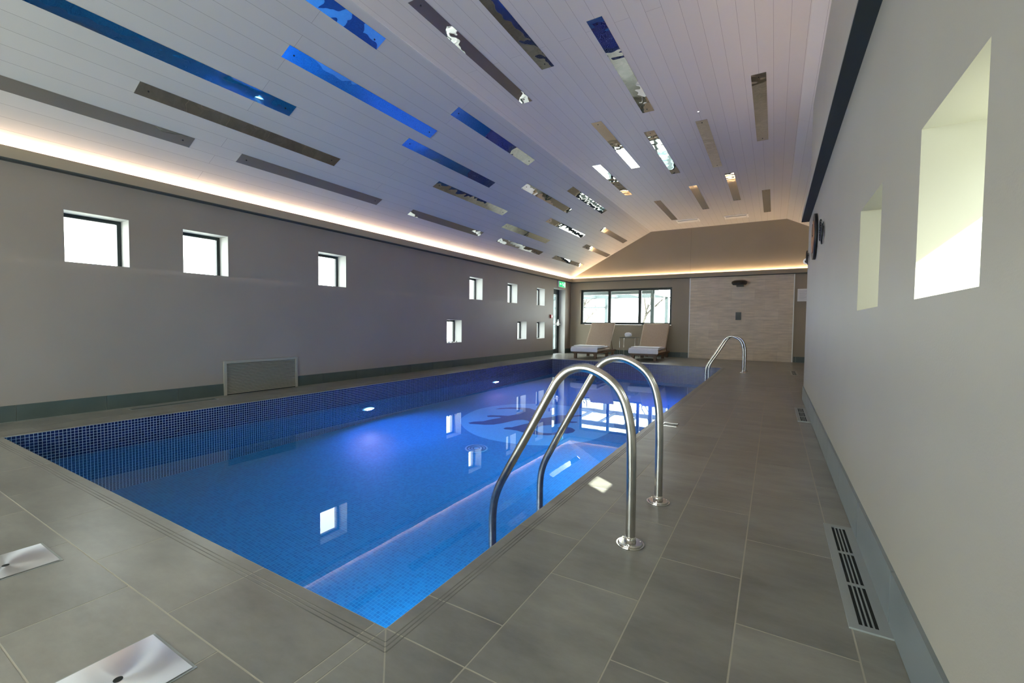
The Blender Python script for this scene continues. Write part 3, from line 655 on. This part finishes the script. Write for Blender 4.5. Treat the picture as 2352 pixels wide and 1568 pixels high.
# ------------------------------------------------------------------ right wall fittings
t = empty('wall_clock', (XR, 5.95, 2.0), 'large round black wall clock seen edge-on on the right wall', 'clock')
mb = MB(); mb.cyl((XR-.002, 5.95, 2.0), (-1, 0, 0), .25, .028, 48); mb.build('case', BLACK, t)
mb = MB(); mb.cyl((XR-.030, 5.95, 2.0), (-1, 0, 0), .18, .006, 48, r2=.175); mb.build('dial', mat('copper_dial', (.45, .20, .10), .35, .6), t)
mb = MB(); mb.box(XR-.040, XR-.036, 5.945, 5.955, 2.0, 2.14); mb.box(XR-.040, XR-.036, 5.86, 5.955, 1.996, 2.004); mb.build('hands', BLACK, t)
def waves(y, z, s_, lab, x=XR, n=6):
    t = empty('wavy_wall_ornament', (x, y, z), lab, 'wall ornament', 'black wavy wire ornaments')
    for k in range(n):
        mb = MB(); f = k/(n-1); pts = []
        for j in range(13):
            u = j/12; pts.append((x-.012-.02*math.sin(PI*u), y+s_*(.55-1.1*u)+s_*.10*math.sin(2*PI*u), z+s_*(.55-.9*f)+s_*.30*math.sin(2.2*PI*u+.3)-s_*.35*u*(1-f)+s_*.15))
        mb.tube(pts, [s_*.035*(.5+math.sin(PI*(j/12))*.7) for j in range(13)], 8); mb.build('wavy_strand', BLACK, t)
    mb = MB(); mb.tube(catmull([(x-.012, y-s_*.45, z+s_*.35), (x-.02, y-s_*.60, z-s_*.1), (x-.02, y-s_*.35, z-s_*.55), (x-.012, y+s_*.3, z-s_*.6)], 5), s_*.05, 8); mb.build('outer_strand', BLACK, t)
waves(5.03, 1.875, .15, 'black wavy wire wall ornament just right of the clock on the right wall')
t = waves(7.08, 1.91, .12, 'smaller black wavy wire wall ornament at the far end of the right wall')
t = empty('security_camera', (6.9, YF-.09, 2.7), 'white round security camera with black lens above the far cove, beside the right wall end', 'camera')
cx_, cy_, cz_ = 7.09, YF-.16, 2.835
mb = MB(); mb.cyl((cx_, YF-.001, cz_), (0, -1, 0), .05, .06, 20); mb.cyl((cx_, YF-.06, cz_), (-.15, -1, -.15), .09, .10, 28, r2=.085); mb.build('housing', mat('camera_white_glow', (.9, .9, .88), .3, emit=(1, .98, .9), es=.15), t)  # housing given a faint glow of its own, not a lamp
mb = MB(); mb.cyl((cx_-.016, YF-.161, cz_-.016), (-.15, -1, -.15), .042, .012, 20); mb.build('lens', BLACK, t)

# ------------------------------------------------------------------ far wall fittings
t = empty('rain_shower', (5.45, YF-.03, 2.28), 'round black rain shower head high on the stone wall', 'shower head')
mb = MB(); mb.cyl((5.45, YF-.40, 2.215), (0, 0, 1), .17, .04, 36, r2=.205); mb.cyl((5.45, YF-.40, 2.255), (0, 0, 1), .205, .055, 36); mb.cyl((5.45, YF-.40, 2.31), (0, 0, 1), .205, .03, 36, r2=.15); mb.build('rose', BLACK, t)
mb = MB(); mb.box(5.36, 5.54, YF-.25, YF-.03, 2.185, 2.245); mb.build('arm', BLACK, t)
t = empty('shower_control', (5.42, YF-.03, 1.31), 'black rectangular shower control plate on the stone wall', 'shower control')
mb = MB(); mb.box(5.35, 5.495, YF-.05, YF-.03, 1.20, 1.43); mb.build('plate', BLACK, t, bevel=.004)
mb = MB(); mb.cyl((5.42, YF-.05, 1.36), (0, -1, 0), .022, .02, 16); mb.cyl((5.42, YF-.05, 1.27), (0, -1, 0), .022, .02, 16); mb.build('knobs', BLACK, t)
t = empty('framed_notice', (7.03, YF, 1.9), 'white framed notice of printed lines on the far wall right of the stone', 'notice')
mb = MB(); mb.box(6.895, 7.17, YF-.02, YF, 1.73, 2.08); mb.build('frame', WHITE, t)
mb = MB(); mb.box(6.91, 7.155, YF-.022, YF-.02, 1.745, 2.065); mb.build('paper', PAPER, t)
mb = MB()
for k in range(9): mb.box(6.94, 7.13-.03*(k % 3), YF-.0235, YF-.022, 2.02-.028*k, 2.023-.028*k)
mb.build('printed_lines', INK, t, merge=False)

# ------------------------------------------------------------------ loungers
def soft_box(mb, L_, Wd, H, r, c0=(0, 0, 0), nx=10, ny=16, sag=0, puff=.01):
    """rounded slab, x width, y length, z height on origin corner-centred"""
    def P_(u, v, s):
        x = (u-.5)*Wd; y = v*L_
        ex = min(u, 1-u)*Wd; ey = min(v, 1-v)*L_; e = min(ex, ey)
        k = 1 if e >= r else math.sqrt(max(0, 1-(1-e/r)**2))
        return Vector(c0)+Vector((x, y, H/2+s*(H/2*(.45+.55*k)+puff*math.sin(PI*u)*math.sin(PI*v))))
    us = [0, .01, .03, .07]+[.07+.86*i/nx for i in range(1, nx)]+[.93, .97, .99, 1]; vs = [0, .008, .02, .05]+[.05+.9*i/ny for i in range(1, ny)]+[.95, .98, .992, 1]
    for s in (1, -1):
        for a_, b_ in zip(us, us[1:]):
            for c_, d_ in zip(vs, vs[1:]):
                q = [P_(a_, c_, s), P_(b_, c_, s), P_(b_, d_, s), P_(a_, d_, s)]; mb.poly(q if s > 0 else q[::-1], smooth=True)
    for a_, b_ in zip(us, us[1:]):
        mb.poly([P_(a_, 0, -1), P_(b_, 0, -1), P_(b_, 0, 1), P_(a_, 0, 1)], smooth=True); mb.poly([P_(b_, 1, -1), P_(a_, 1, -1), P_(a_, 1, 1), P_(b_, 1, 1)], smooth=True)
    for c_, d_ in zip(vs, vs[1:]):
        mb.poly([P_(1, c_, -1), P_(1, d_, -1), P_(1, d_, 1), P_(1, c_, 1)], smooth=True); mb.poly([P_(0, d_, -1), P_(0, c_, -1), P_(0, c_, 1), P_(0, d_, 1)], smooth=True)
def lounger(loc, rz, lab, towlab):
    t = empty('sun_lounger', loc, lab, 'sun lounger', 'sun loungers under the far window'); t.rotation_euler = (0, 0, rz)
    def bp(name, mb, M, par=t, **k):
        o = mb.build(name, M, None, **k); o.parent = par; return o
    W_, SL, TL = .72, 1.25, 1.95
    mb = MB()
    for sx in (-1, 1): mb.box(sx*W_/2-.02, sx*W_/2+.02, 0, TL, .15, .215)
    mb.box(-W_/2, W_/2, 0, .04, .15, .215); mb.box(-W_/2, W_/2, TL-.04, TL, .15, .215)
    bp('frame', mb, WOOD, merge=False)
    mb = MB()
    for k in range(10): mb.box(-W_/2+.02, W_/2-.02, .05+k*.12, .13+k*.12, .20, .218)
    bp('slats', mb, WOOD, merge=False)
    for sx, y in ((-1, .06), (1, .06), (-1, 1.2), (1, 1.2), (-1, TL-.1), (1, TL-.1)):
        mb = MB(); x = sx*(W_/2-.05); mb.box(x-.04, x+.04, y-.04, y+.04, .004, .15); bp('leg', mb, WOOD, bevel=.004)
    # backrest board and support
    by, bz, an, BL = 1.22, .22, math.radians(51), .95
    c_, s_ = math.cos(an), math.sin(an)
    mb = MB()
    for k in range(7):
        a0 = .02+k*.13; a1 = a0+.09
        for q in ((a0, a1),):
            p0 = (by+c_*q[0], bz+s_*q[0]); p1 = (by+c_*q[1], bz+s_*q[1]); n_ = (-s_*.015, c_*.015)
            A = [(-W_/2+.02, p0[0], p0[1]), (W_/2-.02, p0[0], p0[1]), (W_/2-.02, p1[0], p1[1]), (-W_/2+.02, p1[0], p1[1])]
            mb.poly(A); mb.poly([(x, y-n_[0], z-n_[1]) for x, y, z in reversed(A)])
    for sx in (-1, 1): mb.tube([(sx*(W_/2-.02), by, bz), (sx*(W_/2-.02), by+c_*BL, bz+s_*BL)], .018, 6)
    mb.tube([(-W_/2+.06, by+c_*.6, bz+s_*.6-.02), (-W_/2+.06, 1.85, .2)], .014, 6); mb.tube([(W_/2-.06, by+c_*.6, bz+s_*.6-.02), (W_/2-.06, 1.85, .2)], .014, 6)
    bp('backrest_frame', mb, WOOD, merge=False)
    mb = MB(); soft_box(mb, SL, .80, .075, .03, (0, -.02, .218)); bp('seat_cushion', mb, CUSH)
    mb = MB(); soft_box(mb, BL+.04, .80, .085, .03)
    R_ = Matrix.Rotation(an, 4, 'X'); T_ = Matrix.Translation((0, by-.03, bz+.045))
    mb.v = [tuple(T_@R_@Vector(v)) for v in mb.v]; bp('back_cushion', mb, CUSH)
    # folded towel on the seat: a thing of its own
    tw = empty('folded_towel', loc, towlab, 'towel', 'white towels on the loungers'); tw.rotation_euler = (0, 0, rz)
    mb = MB(); soft_box(mb, 1.02, .83, .045, .02, (0, -.04, .312), puff=.006)
    # drop over the front edge
    soft_box(mb, .05, .83, .12, .02, (0, -.085, .205), puff=.0)
    bp('towel_cloth', mb, TOWEL, par=tw)
    mb = MB(); soft_box(mb, .55, .80, .022, .01, (0.01, .10, .366), puff=.003); bp('upper_fold', mb, TOWEL, par=tw)
lounger((1.50, 12.50, 0), math.radians(1.5), 'beige cushioned wooden sun lounger under the far window, left one beside the door', 'white folded towel on the seat of the left lounger')
lounger((3.17, 12.78, 0), math.radians(1.5), 'beige cushioned wooden sun lounger under the far window, right one beside the stone wall', 'white folded towel on the seat of the right lounger')

# side table and rolled towel
t = empty('side_table', (2.43, 13.9, T), 'small thin-legged glass side table between the loungers', 'side table')
mb = MB(); mb.box(2.19, 2.69, 13.66, 14.14, .628, .64); mb.build('glass_top', GLASS, t)
mb = MB()
for x in (2.2, 2.68):
    mb.tube([(x, 13.67, .622), (x, 14.13, .622)], .006, 8)
for y in (13.67, 14.13): mb.tube([(2.2, y, .622), (2.68, y, .622)], .006, 8)
mb.build('top_rim', BLACK, t, merge=False)
for x in (2.2, 2.68):
    for y in (13.67, 14.13):
        mb = MB(); mb.tube([(x, y, T), (x, y, .62)], .007, 8); mb.build('leg', CHROME, t)
t = empty('rolled_towel', (2.40, 13.88, .64), 'white rolled towel on the glass side table', 'towel')
mb = MB(); rnd = random.Random(2); nU, nV = 20, 10
def TP(i, j):
    u = 2*PI*i/nU; v = j/nV; rr_ = (.072+.006*math.sin(3*u+v*5))*math.sqrt(max(.12, 1-(2*v-1)**4)); return (2.40+(v-.5)*.20, 13.88+rr_*math.cos(u), .712+rr_*math.sin(u)*.95)
for i in range(nU):
    for j in range(nV): mb.poly([TP(i, j), TP(i+1, j), TP(i+1, j+1), TP(i, j+1)], smooth=True)
mb.poly([TP(i, 0) for i in range(nU)]); mb.poly([TP(nU-i, nV) for i in range(nU)])
pts = [(2.50, 13.88+(.01+.009*k*.55)*math.cos(k*.7), .712+(.01+.009*k*.55)*math.sin(k*.7)) for k in range(13)]; mb.tube(pts, .005, 5)
mb.build('rolled_cloth', TOWEL, t)
